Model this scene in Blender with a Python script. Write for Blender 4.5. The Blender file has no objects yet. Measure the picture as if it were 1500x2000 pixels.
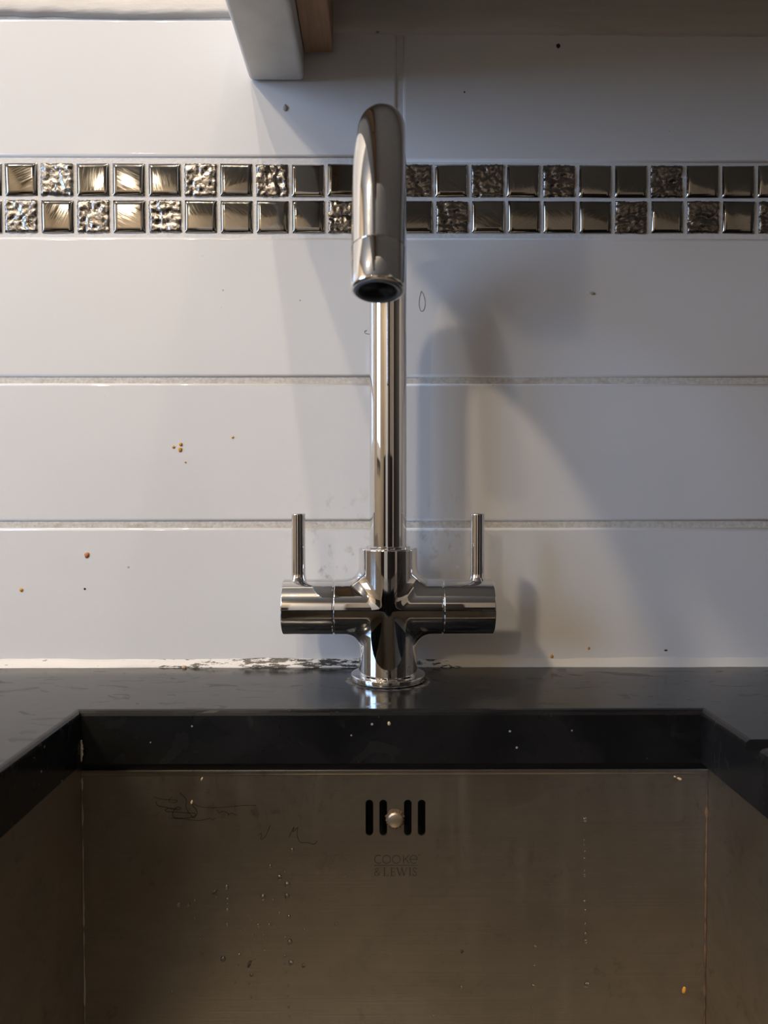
import bpy, bmesh, math, random
import numpy as np
from mathutils import Vector, Matrix, Euler

random.seed(7)
RNG = np.random.default_rng(7)
scene = bpy.context.scene
C = scene.collection
R = math.radians
MM = 0.001

# ------------------------------------------------------------------ camera
F_PX = 1450.0                                  # focal length in pixels of the 1500x2000 frame
CAM_Z = 1.0216                                 # worktop top is at 0.900
CAM_D = 0.514                                  # distance to the tiled wall (wall face is Y = 0)
cam_d = bpy.data.cameras.new('camera')
cam = bpy.data.objects.new('camera', cam_d)
C.objects.link(cam)
cam_d.sensor_fit = 'VERTICAL'
cam_d.sensor_height = 36.0
cam_d.lens = F_PX / 2000.0 * 36.0
cam_d.clip_start = 0.01
cam.location = (0, -CAM_D, CAM_Z)
cam.rotation_euler = (R(90 - 1.58), R(0.0), R(-0.395))
cam_d.dof.use_dof = True
cam_d.dof.focus_distance = 0.47
cam_d.dof.aperture_fstop = 9.0
scene.camera = cam
CAM_M = Euler(cam.rotation_euler).to_matrix()

# ------------------------------------------------------------------ colour management, world
scene.view_settings.view_transform = 'Standard'
scene.view_settings.look = 'None'
scene.view_settings.gamma = 1.0
scene.view_settings.use_curve_mapping = False
scene.view_settings.exposure = 0.13
world = bpy.data.worlds.new('world')
scene.world = world
world.use_nodes = True
bg = world.node_tree.nodes['Background']
bg.inputs['Color'].default_value = (0.42, 0.60, 1.0, 1)
bg.inputs['Strength'].default_value = 1.6
scene.cycles.max_bounces = 10
scene.cycles.glossy_bounces = 6
scene.cycles.sample_clamp_indirect = 4.0
scene.cycles.use_denoising = True

# daylight coming through the window in the left wall (the opening is built below)
WIN = dict(x=-1.60, y0=-1.38, y1=-0.50, z0=1.12, z1=2.02)
la = bpy.data.lights.new('window_daylight', 'AREA')
la.shape = 'RECTANGLE'
la.size = WIN['y1'] - WIN['y0']
la.size_y = WIN['z1'] - WIN['z0']
la.color = (0.44, 0.65, 1.0)
la.energy = 25.0
lo = bpy.data.objects.new('window_daylight', la)
lo.location = (WIN['x'] - 0.03, (WIN['y0'] + WIN['y1']) / 2, (WIN['z0'] + WIN['z1']) / 2)
lo.rotation_euler = (0, R(-90), R(180))
lo.rotation_euler = Vector((-1, 0, 0)).to_track_quat('Z', 'X').to_euler()
C.objects.link(lo)
la.size, la.size_y = la.size_y, la.size

# ceiling lamps: position (x, y) and power in watts; built as downlights further down
CEIL_Z = 2.27
LAMPS = [(-0.91, -0.95, 38.0, 'warm ceiling downlight nearest the sink and the window wall'), (-1.12, -2.60, 20.0, 'warm ceiling downlight at the far end of the room from the tiled wall'),
         (-0.42, -0.95, 13.0, 'warm ceiling downlight, second from the window wall'), (-0.22, -0.95, 12.0, 'warm ceiling downlight, third from the window wall'),
         (0.09, -0.95, 4.0, 'warm ceiling downlight, farthest from the window wall')]
LAMP_COL = (1.0, 0.84, 0.64)


def at(px, py, Y):
    """the point of the plane Y seen at a pixel of the 1500x2000 photograph"""
    d = CAM_M @ Vector(((px - 750) / F_PX, (1000 - py) / F_PX, -1))
    t = (Y + CAM_D) / d.y
    return Vector(cam.location) + d * t


# ------------------------------------------------------------------ helpers
def new_mat(name):
    m = bpy.data.materials.new(name)
    m.use_nodes = True
    nt = m.node_tree
    return m, nt, nt.nodes['Principled BSDF']


def simple_mat(name, col, rough=0.5, metal=0.0, **kw):
    m, nt, b = new_mat(name)
    b.inputs['Base Color'].default_value = (*col, 1)
    b.inputs['Roughness'].default_value = rough
    b.inputs['Metallic'].default_value = metal
    for k, v in kw.items():
        b.inputs[k].default_value = v
    return m


class N:
    """tiny node-graph helper"""
    def __init__(s, nt):
        s.nt = nt
        s.pos = nt.nodes.new('ShaderNodeNewGeometry').outputs['Position']

    def node(s, t, **kw):
        n = s.nt.nodes.new(t)
        for k, v in kw.items():
            setattr(n, k, v)
        return n

    def link(s, a, b):
        s.nt.links.new(a, b)

    def scaled(s, sx, sy, sz, off=(0, 0, 0)):
        m = s.node('ShaderNodeMapping')
        m.inputs['Scale'].default_value = (sx, sy, sz)
        m.inputs['Location'].default_value = off
        s.link(s.pos, m.inputs['Vector'])
        return m.outputs['Vector']

    def noise(s, vec, scale=1.0, detail=3.0, rough=0.55, dist=0.0):
        n = s.node('ShaderNodeTexNoise')
        n.inputs['Scale'].default_value = scale
        n.inputs['Detail'].default_value = detail
        n.inputs['Roughness'].default_value = rough
        n.inputs['Distortion'].default_value = dist
        s.link(vec, n.inputs['Vector'])
        return n.outputs['Fac']

    def voro(s, vec, scale=1.0, rnd=1.0):
        n = s.node('ShaderNodeTexVoronoi')
        n.inputs['Scale'].default_value = scale
        n.inputs['Randomness'].default_value = rnd
        s.link(vec, n.inputs['Vector'])
        return n.outputs['Distance'], n.outputs['Color']

    def ramp(s, fac, a, b, lo=0.0, hi=1.0, clamp=True):
        n = s.node('ShaderNodeMapRange')
        n.clamp = clamp
        n.inputs['From Min'].default_value = a
        n.inputs['From Max'].default_value = b
        n.inputs['To Min'].default_value = lo
        n.inputs['To Max'].default_value = hi
        s.link(fac, n.inputs['Value'])
        return n.outputs['Result']

    def math(s, op, a, b=None):
        n = s.node('ShaderNodeMath', operation=op)
        for i, v in enumerate((a, b)):
            if v is None:
                continue
            if isinstance(v, (int, float)):
                n.inputs[i].default_value = v
            else:
                s.link(v, n.inputs[i])
        return n.outputs[0]

    def mix(s, fac, a, b):
        n = s.node('ShaderNodeMix', data_type='RGBA')
        for sock, v in ((n.inputs[0], fac), (n.inputs[6], a), (n.inputs[7], b)):
            if isinstance(v, (int, float)):
                sock.default_value = v
            elif isinstance(v, tuple):
                sock.default_value = (*v, 1)
            else:
                s.link(v, sock)
        return n.outputs[2]

    def bump(s, h, strength, dist, into):
        n = s.node('ShaderNodeBump')
        n.inputs['Strength'].default_value = strength
        n.inputs['Distance'].default_value = dist
        s.link(h, n.inputs['Height'])
        s.link(n.outputs['Normal'], into)

    def sep(s, vec=None):
        n = s.node('ShaderNodeSeparateXYZ')
        s.link(vec or s.pos, n.inputs[0])
        return n.outputs

    def dist_xz(s, x, z, kx=1.0, kz=1.0):
        o = s.sep()
        dx = s.math('MULTIPLY', s.math('SUBTRACT', o[0], x), kx)
        dz = s.math('MULTIPLY', s.math('SUBTRACT', o[2], z), kz)
        return s.math('SQRT', s.math('ADD', s.math('MULTIPLY', dx, dx), s.math('MULTIPLY', dz, dz)))


def mesh_obj(name, verts, faces, mat, parent=None, smooth=False, loc=None):
    me = bpy.data.meshes.new(name)
    me.from_pydata([tuple(v) for v in verts], [], [tuple(f) for f in faces])
    me.update()
    if smooth:
        for p in me.polygons:
            p.use_smooth = True
    return link_obj(name, me, mat, parent, loc)


def link_obj(name, me, mat=None, parent=None, loc=None):
    if mat is not None and not me.materials:
        me.materials.append(mat)
    o = bpy.data.objects.new(name, me)
    C.objects.link(o)
    if parent is not None:
        o.parent = parent
    if loc is not None:
        o.location = loc
    return o


def bm_obj(name, bm, mat, parent=None, smooth=False, loc=None):
    me = bpy.data.meshes.new(name)
    bmesh.ops.recalc_face_normals(bm, faces=bm.faces)
    bm.to_mesh(me)
    bm.free()
    if smooth:
        for p in me.polygons:
            p.use_smooth = True
    return link_obj(name, me, mat, parent, loc)


def bm_box(bm, x0, x1, y0, y1, z0, z1, bevel=0.0, seg=2):
    r = bmesh.ops.create_cube(bm, size=1.0)
    vs = r['verts']
    for v in vs:
        v.co = Vector(((x0 + x1) / 2 + v.co.x * (x1 - x0), (y0 + y1) / 2 + v.co.y * (y1 - y0), (z0 + z1) / 2 + v.co.z * (z1 - z0)))
    if bevel > 0:
        es = list({e for v in vs for e in v.link_edges})
        bmesh.ops.bevel(bm, geom=es, offset=bevel, segments=seg, profile=0.5, affect='EDGES')


def box(name, x0, x1, y0, y1, z0, z1, mat, parent=None, bevel=0.0, seg=2, smooth=False):
    bm = bmesh.new()
    bm_box(bm, x0, x1, y0, y1, z0, z1, bevel, seg)
    o = bm_obj(name, bm, mat, parent)
    if smooth and bevel > 0:
        shade(o)
    return o


def shade(o, ang=35):
    for p in o.data.polygons:
        p.use_smooth = True
    o.data.set_sharp_from_angle(angle=R(ang))


def lathe(prof, n=64, closed=True):
    """profile of (r, z) pairs turned round Z; r = 0 ends become poles"""
    v, f, rings = [], [], []
    for r, z in prof:
        if r < 1e-9:
            rings.append([len(v)])
            v.append((0, 0, z))
        else:
            rings.append(list(range(len(v), len(v) + n)))
            v += [(r * math.cos(2 * math.pi * i / n), r * math.sin(2 * math.pi * i / n), z) for i in range(n)]
    for a, b in zip(rings, rings[1:]):
        for i in range(n):
            j = (i + 1) % n
            if len(a) == 1 and len(b) == 1:
                continue
            if len(a) == 1:
                f.append((a[0], b[j], b[i]))
            elif len(b) == 1:
                f.append((a[i], a[j], b[0]))
            else:
                f.append((a[i], a[j], b[j], b[i]))
    return v, f


def lathe_obj(name, prof, mat, parent=None, n=64, M=None, ang=30):
    v, f = lathe(prof, n)
    if M is not None:
        v = [M @ Vector(p) for p in v]
    o = mesh_obj(name, v, f, mat, parent)
    bm = bmesh.new()
    bm.from_mesh(o.data)
    bmesh.ops.recalc_face_normals(bm, faces=bm.faces)
    bm.to_mesh(o.data)
    bm.free()
    shade(o, ang)
    return o


def round_corner(r0, z0, r, a0, a1, n=5):
    return [(r0 + r * math.cos(R(a0 + (a1 - a0) * i / n)), z0 + r * math.sin(R(a0 + (a1 - a0) * i / n))) for i in range(n + 1)]


def tube(pts, rad, n=6, caps=True):
    pts = [Vector(p) for p in pts]
    v, f = [], []
    prev = None
    for i, p in enumerate(pts):
        t = (pts[min(i + 1, len(pts) - 1)] - pts[max(i - 1, 0)]).normalized()
        if prev is None:
            a = t.orthogonal().normalized()
        else:
            a = (prev - t * prev.dot(t)).normalized()
        prev = a
        b = t.cross(a)
        r = rad[i] if isinstance(rad, (list, tuple)) else rad
        for k in range(n):
            an = 2 * math.pi * k / n
            v.append(p + (a * math.cos(an) + b * math.sin(an)) * r)
    for i in range(len(pts) - 1):
        for k in range(n):
            l = (k + 1) % n
            f.append((i * n + k, i * n + l, (i + 1) * n + l, (i + 1) * n + k))
    if caps:
        f.append(tuple(range(n - 1, -1, -1)))
        f.append(tuple(range((len(pts) - 1) * n, len(pts) * n)))
    return v, f


def empty(name, loc=(0, 0, 0)):
    o = bpy.data.objects.new(name, None)
    o.empty_display_size = 0.02
    o.location = loc
    C.objects.link(o)
    return o


def tag(o, label, cat, group=None, kind=None):
    o['label'] = label
    o['category'] = cat
    if group:
        o['group'] = group
    if kind:
        o['kind'] = kind
    return o


def struct(o):
    o['kind'] = 'structure'
    return o


# ------------------------------------------------------------------ materials
def mat_tile():
    m, nt, b = new_mat('white_glazed_tile')
    g = N(nt)
    # fine dirt specks
    d, c = g.voro(g.scaled(1, 1, 1), 75.0)
    cs = g.sep(c)
    size = g.ramp(cs[0], 0.80, 1.0, 0.0, 0.075)
    speck = g.ramp(g.math('SUBTRACT', size, d), 0.0, 0.02, 0.0, 1.0)
    # limescale and grime splashes around the tap
    nz = g.noise(g.scaled(1, 1, 0.8), 95.0, 5.0, 0.65, 0.3)
    blot = g.ramp(nz, 0.54, 0.70, 0.0, 1.0)
    p1 = at(665, 1085, 0)
    near = g.ramp(g.dist_xz(p1.x, p1.z, 1.0, 0.75), 0.012, 0.045, 1.0, 0.0)
    p2 = at(855, 1050, 0)
    near2 = g.ramp(g.dist_xz(p2.x, p2.z, 0.7, 1.0), 0.006, 0.035, 1.0, 0.0)
    grime = g.math('MULTIPLY', blot, g.math('MAXIMUM', near, near2))
    col = g.mix(g.math('MULTIPLY', speck, 0.55), (0.80, 0.785, 0.77), (0.22, 0.21, 0.20))
    col = g.mix(g.math('MULTIPLY', grime, 0.6), col, (0.30, 0.27, 0.20))
    g.link(col, b.inputs['Base Color'])
    wav = g.noise(g.scaled(1, 1, 1), 9.0, 2.0)
    g.link(g.ramp(wav, 0.3, 0.7, 0.04, 0.09), b.inputs['Roughness'])
    g.bump(wav, 0.04, 0.002, b.inputs['Normal'])
    b.inputs['Specular IOR Level'].default_value = 0.42
    return m


def mat_grout():
    m, nt, b = new_mat('sandy_grout')
    g = N(nt)
    n1 = g.noise(g.scaled(1, 1, 1), 420.0, 5.0, 0.7)
    n2 = g.noise(g.scaled(1, 1, 4), 34.0, 4.0, 0.6)
    n3 = g.noise(g.scaled(1, 1, 1), 150.0, 4.0, 0.7)
    base = g.mix(g.ramp(n1, 0.35, 0.65), (0.60, 0.56, 0.50), (0.80, 0.76, 0.70))
    base = g.mix(g.ramp(n2, 0.54, 0.72, 0.0, 0.5), base, (0.42, 0.34, 0.22))
    base = g.mix(g.ramp(n3, 0.70, 0.76, 0.0, 0.7), base, (0.10, 0.085, 0.06))
    # the joints of the mosaic strip are clean white
    zs = g.sep()[2]
    up = g.ramp(zs, CAM_Z + 0.165, CAM_Z + 0.170)
    col = g.mix(up, base, g.mix(g.ramp(n1, 0.3, 0.7), (0.74, 0.72, 0.69), (0.82, 0.80, 0.78)))
    g.link(col, b.inputs['Base Color'])
    b.inputs['Roughness'].default_value = 0.9
    g.bump(n1, 0.6, 0.001, b.inputs['Normal'])
    return m


def mat_mosaic(rough_kind):
    m, nt, b = new_mat('bronze_mosaic_' + ('riven' if rough_kind else 'polished'))
    g = N(nt)
    info = g.node('ShaderNodeObjectInfo')
    b.inputs['Metallic'].default_value = 1.0
    if rough_kind:
        n = g.noise(g.scaled(1, 1, 1), 330.0, 4.0, 0.6)
        col = g.mix(g.ramp(n, 0.3, 0.7), (0.18, 0.165, 0.15), (0.32, 0.295, 0.27))
        g.link(col, b.inputs['Base Color'])
        b.inputs['Roughness'].default_value = 0.19
        g.bump(g.noise(g.scaled(1, 1, 1), 700.0, 3.0, 0.6), 0.4, 0.0006, b.inputs['Normal'])
    else:
        c = g.mix(info.outputs['Random'], (0.25, 0.24, 0.22), (0.35, 0.335, 0.31))
        # wiped limescale streaks, at a different slant on every chip
        rot = g.node('ShaderNodeMapping')
        g.link(g.pos, rot.inputs['Vector'])
        com = g.node('ShaderNodeCombineXYZ')
        g.link(g.ramp(info.outputs['Random'], 0, 1, -1.2, 1.2), com.inputs[1])
        g.link(com.outputs[0], rot.inputs['Rotation'])
        mp = g.node('ShaderNodeMapping')
        mp.inputs['Scale'].default_value = (900, 300, 70)
        g.link(rot.outputs['Vector'], mp.inputs['Vector'])
        st = g.noise(mp.outputs['Vector'], 1.0, 3.0, 0.6)
        g.link(c, b.inputs['Base Color'])
        g.link(g.ramp(st, 0.42, 0.72, 0.05, 0.17), b.inputs['Roughness'])
    return m


def mat_worktop():
    m, nt, b = new_mat('black_stone_worktop')
    g = N(nt)
    smear = g.noise(g.scaled(7, 16, 7), 1.6, 5.0, 0.6, 1.2)
    fine = g.noise(g.scaled(1, 1, 1), 900.0, 2.0, 0.5)
    col = g.mix(g.ramp(smear, 0.35, 0.75), (0.006, 0.0062, 0.007), (0.017, 0.017, 0.0175))
    d, c = g.voro(g.scaled(1, 1, 1), 260.0)
    cs = g.sep(c)
    speck = g.ramp(g.math('SUBTRACT', g.ramp(cs[0], 0.92, 1.0, 0.0, 0.22), d), 0.0, 0.04)
    zs = g.sep()[2]
    below = g.ramp(zs, 0.8965, 0.895, 0.06, 1.0)
    col = g.mix(g.math('MULTIPLY', g.math('MULTIPLY', speck, below), 0.55), col, (0.55, 0.53, 0.50))
    # limescale crust left round the foot of the tap
    o = g.sep()
    dx = g.math('SUBTRACT', o[0], TAP.x)
    dy = g.math('SUBTRACT', o[1], TAP.y)
    rr = g.math('SQRT', g.math('ADD', g.math('MULTIPLY', dx, dx), g.math('MULTIPLY', dy, dy)))
    lump = g.noise(g.scaled(1, 1, 1), 260.0, 4.0, 0.7)
    lump2 = g.noise(g.scaled(1, 1, 1), 60.0, 2.0, 0.5)
    ringv = g.math('ADD', g.math('MULTIPLY', g.ramp(rr, 0.0245, 0.034, 1.0, 0.0), 0.75), g.math('MULTIPLY', lump2, 0.75))
    crust = g.math('MULTIPLY', g.ramp(ringv, 0.84, 1.02), g.ramp(lump, 0.38, 0.62))
    col = g.mix(g.math('MULTIPLY', crust, 0.55), col, (0.42, 0.40, 0.36))
    g.link(col, b.inputs['Base Color'])
    wet = g.noise(g.scaled(30, 75, 30), 1.0, 3.0, 0.55, 1.5)
    film = g.math('MULTIPLY', g.ramp(wet, 0.60, 0.63), 0.16)
    rv = g.math('ADD', g.math('ADD', g.ramp(smear, 0.35, 0.7, 0.11, 0.24), film), g.math('MULTIPLY', crust, 0.4))
    g.link(rv, b.inputs['Roughness'])
    g.bump(fine, 0.06, 0.0004, b.inputs['Normal'])
    b.inputs['Specular IOR Level'].default_value = 0.40
    return m


def mat_steel(name='brushed_steel', tint=(0.41, 0.375, 0.325)):
    m, nt, b = new_mat(name)
    g = N(nt)
    brush = g.noise(g.scaled(9, 9, 900), 1.0, 4.0, 0.6)
    cloud = g.noise(g.scaled(1, 1, 1.6), 16.0, 4.0, 0.6, 0.5)
    drip = g.noise(g.scaled(90, 90, 5), 1.0, 4.0, 0.65)
    dk = tuple(v * 0.74 for v in tint)
    lt = tuple(min(1, v * 1.10) for v in tint)
    col = g.mix(g.ramp(brush, 0.3, 0.7), tint, lt)
    col = g.mix(g.ramp(cloud, 0.48, 0.78, 0.0, 0.75), col, dk)
    mott = g.math('MULTIPLY', g.ramp(g.noise(g.scaled(1, 1, 0.7), 120.0, 5.0, 0.7, 0.6), 0.56, 0.72), g.ramp(g.noise(g.scaled(1, 1, 1), 11.0, 2.0), 0.46, 0.62))
    col = g.mix(g.math('MULTIPLY', mott, 0.55), col, tuple(v * 0.35 for v in tint))
    g.link(col, b.inputs['Base Color'])
    b.inputs['Metallic'].default_value = 1.0
    g.link(g.math('ADD', g.ramp(cloud, 0.3, 0.7, 0.30, 0.40), g.ramp(drip, 0.5, 0.8, 0.0, 0.08)), b.inputs['Roughness'])
    g.bump(brush, 0.10, 0.0005, b.inputs['Normal'])
    return m


def mat_sealant():
    m, nt, b = new_mat('mouldy_white_sealant')
    g = N(nt)
    streak = g.noise(g.scaled(75, 60, 420, (3.1, 0, 0.4)), 1.0, 6.0, 0.75)
    patch = g.noise(g.scaled(9, 1, 1, (0.35, 0, 0)), 1.0, 2.0, 0.5)
    o = g.sep()
    dx = g.math('ABSOLUTE', g.math('ADD', o[0], 0.035))
    near = g.ramp(dx, 0.02, 0.22, 0.105, -0.01)
    rgt = g.ramp(o[0], 0.045, 0.075, 0.0, -0.16)
    val = g.math('ADD', g.math('ADD', g.math('MULTIPLY', streak, 0.7), g.math('MULTIPLY', patch, 0.35)), g.math('ADD', near, rgt))
    mould = g.ramp(val, 0.615, 0.635)
    col = g.mix(g.math('MULTIPLY', mould, 0.95), (0.78, 0.74, 0.68), (0.018, 0.016, 0.014))
    g.link(col, b.inputs['Base Color'])
    b.inputs['Roughness'].default_value = 0.4
    g.bump(g.noise(g.scaled(1, 1, 1), 160.0, 3.0), 0.35, 0.001, b.inputs['Normal'])
    return m


def mat_plaster():
    m, nt, b = new_mat('painted_plaster')
    g = N(nt)
    lay = g.noise(g.scaled(8, 8, 60), 1.0, 5.0, 0.65)
    cr = g.noise(g.scaled(1, 1, 1.5), 70.0, 4.0, 0.65)
    d, c = g.voro(g.scaled(1, 1, 1.3), 55.0)
    speck = g.ramp(g.math('SUBTRACT', g.ramp(g.sep(c)[0], 0.82, 1.0, 0.0, 0.13), d), 0.0, 0.03)
    col = g.mix(g.ramp(lay, 0.35, 0.7), (0.74, 0.70, 0.645), (0.62, 0.575, 0.52))
    col = g.mix(g.math('MULTIPLY', speck, 0.7), col, (0.10, 0.075, 0.055))
    g.link(col, b.inputs['Base Color'])
    b.inputs['Roughness'].default_value = 0.62
    g.bump(g.math('ADD', lay, g.math('MULTIPLY', cr, 0.5)), 0.5, 0.002, b.inputs['Normal'])
    return m


def mat_wood():
    m, nt, b = new_mat('raw_softwood')
    g = N(nt)
    grain = g.noise(g.scaled(220, 14, 60), 1.0, 5.0, 0.65, 0.6)
    col = g.mix(g.ramp(grain, 0.3, 0.7), (0.34, 0.20, 0.11), (0.48, 0.30, 0.17))
    d, c = g.voro(g.scaled(1, 0.8, 1, (0.013, 0.02, 0)), 42.0)
    knot = g.ramp(g.math('SUBTRACT', g.ramp(g.sep(c)[0], 0.55, 1.0, 0.0, 0.17), d), 0.0, 0.05)
    col = g.mix(knot, col, (0.05, 0.025, 0.015))
    g.link(col, b.inputs['Base Color'])
    b.inputs['Roughness'].default_value = 0.7
    g.bump(grain, 0.3, 0.001, b.inputs['Normal'])
    return m


def mat_paint():
    m, nt, b = new_mat('white_gloss_paint')
    g = N(nt)
    n = g.noise(g.scaled(1, 1, 1), 60.0, 3.0)
    d, c = g.voro(g.scaled(1, 1, 1), 48.0)
    speck = g.ramp(g.math('SUBTRACT', g.ramp(g.sep(c)[0], 0.80, 1.0, 0.0, 0.10), d), 0.0, 0.03)
    col = g.mix(g.ramp(n, 0.35, 0.7), (0.74, 0.73, 0.70), (0.66, 0.65, 0.62))
    col = g.mix(g.math('MULTIPLY', speck, 0.5), col, (0.25, 0.24, 0.21))
    g.link(col, b.inputs['Base Color'])
    b.inputs['Roughness'].default_value = 0.32
    g.bump(n, 0.15, 0.001, b.inputs['Normal'])
    return m


def mat_chrome():
    m, nt, b = new_mat('polished_chrome')
    g = N(nt)
    b.inputs['Base Color'].default_value = (0.78, 0.775, 0.77, 1)
    b.inputs['Metallic'].default_value = 1.0
    n = g.noise(g.scaled(1, 1, 1), 120.0, 4.0, 0.7)
    g.link(g.ramp(n, 0.5, 0.8, 0.025, 0.085), b.inputs['Roughness'])
    return m


TAP = Vector((0.0059, -0.038, 0.900))
M = dict(
    tile=mat_tile(), grout=mat_grout(), riven=mat_mosaic(True), polished=mat_mosaic(False),
    worktop=mat_worktop(), steel=mat_steel(), sealant=mat_sealant(), plaster=mat_plaster(),
    wood=mat_wood(), paint=mat_paint(), chrome=mat_chrome(),
    rubber=simple_mat('black_rubber', (0.006, 0.006, 0.007), 0.5),
    gasket=simple_mat('black_silicone', (0.008, 0.007, 0.006), 0.45),
    aerator=simple_mat('slate_plastic_ring', (0.12, 0.15, 0.19), 0.35),
    etched=simple_mat('etched_print', (0.055, 0.042, 0.030), 0.6),
    screw=simple_mat('tarnished_screw', (0.42, 0.36, 0.27), 0.42, 0.8),
    rust=simple_mat('brown_rust_scale', (0.13, 0.075, 0.04), 0.9),
    dark=simple_mat('overflow_inside', (0.004, 0.004, 0.004), 0.8),
    wallpaint=simple_mat('warm_wall_paint', (0.52, 0.455, 0.38), 0.7),
    ceiling=simple_mat('ceiling_paint', (0.30, 0.28, 0.25), 0.8),
    floor=simple_mat('dark_floor', (0.05, 0.042, 0.036), 0.45),
    added_door=simple_mat('dark_door', (0.02, 0.015, 0.013), 0.4),
    frame=simple_mat('window_frame_white', (0.7, 0.7, 0.7), 0.4),
    crumb_orange=simple_mat('orange_crumb', (0.70, 0.34, 0.05), 0.5),
    crumb_red=simple_mat('red_brown_crumb', (0.52, 0.18, 0.07), 0.5),
    crumb_tan=simple_mat('tan_crumb', (0.62, 0.48, 0.30), 0.7),
    crumb_dark=simple_mat('dark_crumb', (0.045, 0.03, 0.02), 0.7),
    hair=simple_mat('dark_hair', (0.012, 0.009, 0.007), 0.9, 0.0, **{'Specular IOR Level': 0.1}),
    hair_grey=simple_mat('grey_hair', (0.28, 0.26, 0.24), 0.5),
    scale=simple_mat('limescale_crust', (0.50, 0.45, 0.37), 0.9),
)
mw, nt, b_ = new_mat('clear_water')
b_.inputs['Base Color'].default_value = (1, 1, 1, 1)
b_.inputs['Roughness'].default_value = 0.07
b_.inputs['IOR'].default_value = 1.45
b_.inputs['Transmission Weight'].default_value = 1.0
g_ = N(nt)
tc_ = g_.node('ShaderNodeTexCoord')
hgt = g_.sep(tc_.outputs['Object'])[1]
g_.link(g_.mix(g_.ramp(hgt, -0.30, -0.72), (0.10, 0.09, 0.08), (0.97, 0.96, 0.94)), b_.inputs['Base Color'])   # dark refraction rim painted into the drop's colour, clear crown
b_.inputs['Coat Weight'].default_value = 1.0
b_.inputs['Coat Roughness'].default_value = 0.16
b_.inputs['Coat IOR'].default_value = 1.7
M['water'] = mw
mg, nt, b_ = new_mat('lamp_glow')
b_.inputs['Base Color'].default_value = (0.9, 0.8, 0.6, 1)
b_.inputs['Emission Color'].default_value = (1.0, 0.8, 0.55, 1)
b_.inputs['Emission Strength'].default_value = 12.0
M['glow'] = mg

# ------------------------------------------------------------------ room shell
X0, X1, YF, ZC = -1.60, 1.50, -3.10, 2.30
floor = struct(box('floor', X0 - 0.1, X1 + 0.1, YF - 0.1, 0.1, -0.05, 0.0, M['floor']))
ceiling = struct(box('ceiling', X0 - 0.1, X1 + 0.1, YF - 0.1, 0.1, ZC, ZC + 0.05, M['ceiling']))
wall_front = struct(box('wall_front', X0 - 0.1, X1 + 0.1, YF - 0.1, YF, 0, ZC, M['wallpaint']))
wall_right = struct(box('wall_right', X1, X1 + 0.1, YF, 0.1, 0, ZC, M['wallpaint']))
bm = bmesh.new()
xw0, xw1 = X0 - 0.1, X0
bm_box(bm, xw0, xw1, YF, 0.1, 0, WIN['z0'])
bm_box(bm, xw0, xw1, YF, 0.1, WIN['z1'], ZC)
bm_box(bm, xw0, xw1, YF, WIN['y0'], WIN['z0'], WIN['z1'])
bm_box(bm, xw0, xw1, WIN['y1'], 0.1, WIN['z0'], WIN['z1'])
wall_left = struct(bm_obj('wall_left', bm, M['wallpaint']))
win = struct(empty('window_1', (X0, (WIN['y0'] + WIN['y1']) / 2, WIN['z0'])))
bm = bmesh.new()
t = 0.05
dy = (WIN['y1'] - WIN['y0']) / 2
hz = WIN['z1'] - WIN['z0']
bm_box(bm, -0.02, 0.03, -dy, dy, 0, t)
bm_box(bm, -0.02, 0.03, -dy, dy, hz - t, hz)
bm_box(bm, -0.02, 0.03, -dy, -dy + t, t, hz - t)
bm_box(bm, -0.02, 0.03, dy - t, dy, t, hz - t)
bm_box(bm, -0.02, 0.03, -t / 2, t / 2, t, hz - t)
bm_obj('window_frame', bm, M['frame'], win)
added_door = struct(empty('added_door_1', (X1, -1.35, 0)))  # unseen dark slab, added and widened so the chrome's right side reflects dark
box('added_door_panel', -0.03, 0.0, -0.85, 0.85, 0, 2.0, M['added_door'], added_door)
added_door2 = struct(empty('added_door_2', (0.30, YF, 0)))  # out of view; added to put a dark stripe in the tap's reflections
box('added_door_panel', -0.28, 0.28, 0.0, 0.035, 0, 1.98, M['added_door'], added_door2)
added_door3 = struct(empty('added_door_3', (-0.50, YF, 0)))  # unseen pale slab added to vary what the chrome reflects
box('added_door_panel', -0.34, 0.34, 0.0, 0.035, 0, 1.98, M['frame'], added_door3)
added_trim = struct(box('added_trim_1', X0, X1, YF, YF + 0.03, 0, 1.2, M['added_door']))  # dark dado added behind the camera as a low dark band for reflections

# ------------------------------------------------------------------ ceiling downlights
for i, (lx, ly, pw, lab) in enumerate(LAMPS):
    d = empty('ceiling_downlight', (lx, ly, ZC))
    tag(d, lab, 'downlight', 'recessed ceiling downlights')
    lathe_obj('rim', [(0.024, -0.002), (0.026, -0.006), (0.040, -0.006), (0.042, 0.0)], M['chrome'], d, 32)
    lathe_obj('lamp_glass', [(0.0, -0.004), (0.024, -0.002), (0.024, 0.0)], M['glow'], d, 24)
    ld = bpy.data.lights.new('downlight_bulb', 'POINT')
    ld.energy = pw
    ld.color = LAMP_COL
    ld.shadow_soft_size = (0.055, 0.045, 0.012, 0.012, 0.012)[i]
    lb = bpy.data.objects.new('downlight_bulb', ld)
    lb.parent = d
    lb.location = (0, 0, CEIL_Z - ZC)
    C.objects.link(lb)

# ------------------------------------------------------------------ tiled wall
wall = struct(box('wall_back', X0 - 0.1, X1 + 0.1, 0.0016, 0.12, 0, ZC, M['grout']))


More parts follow.
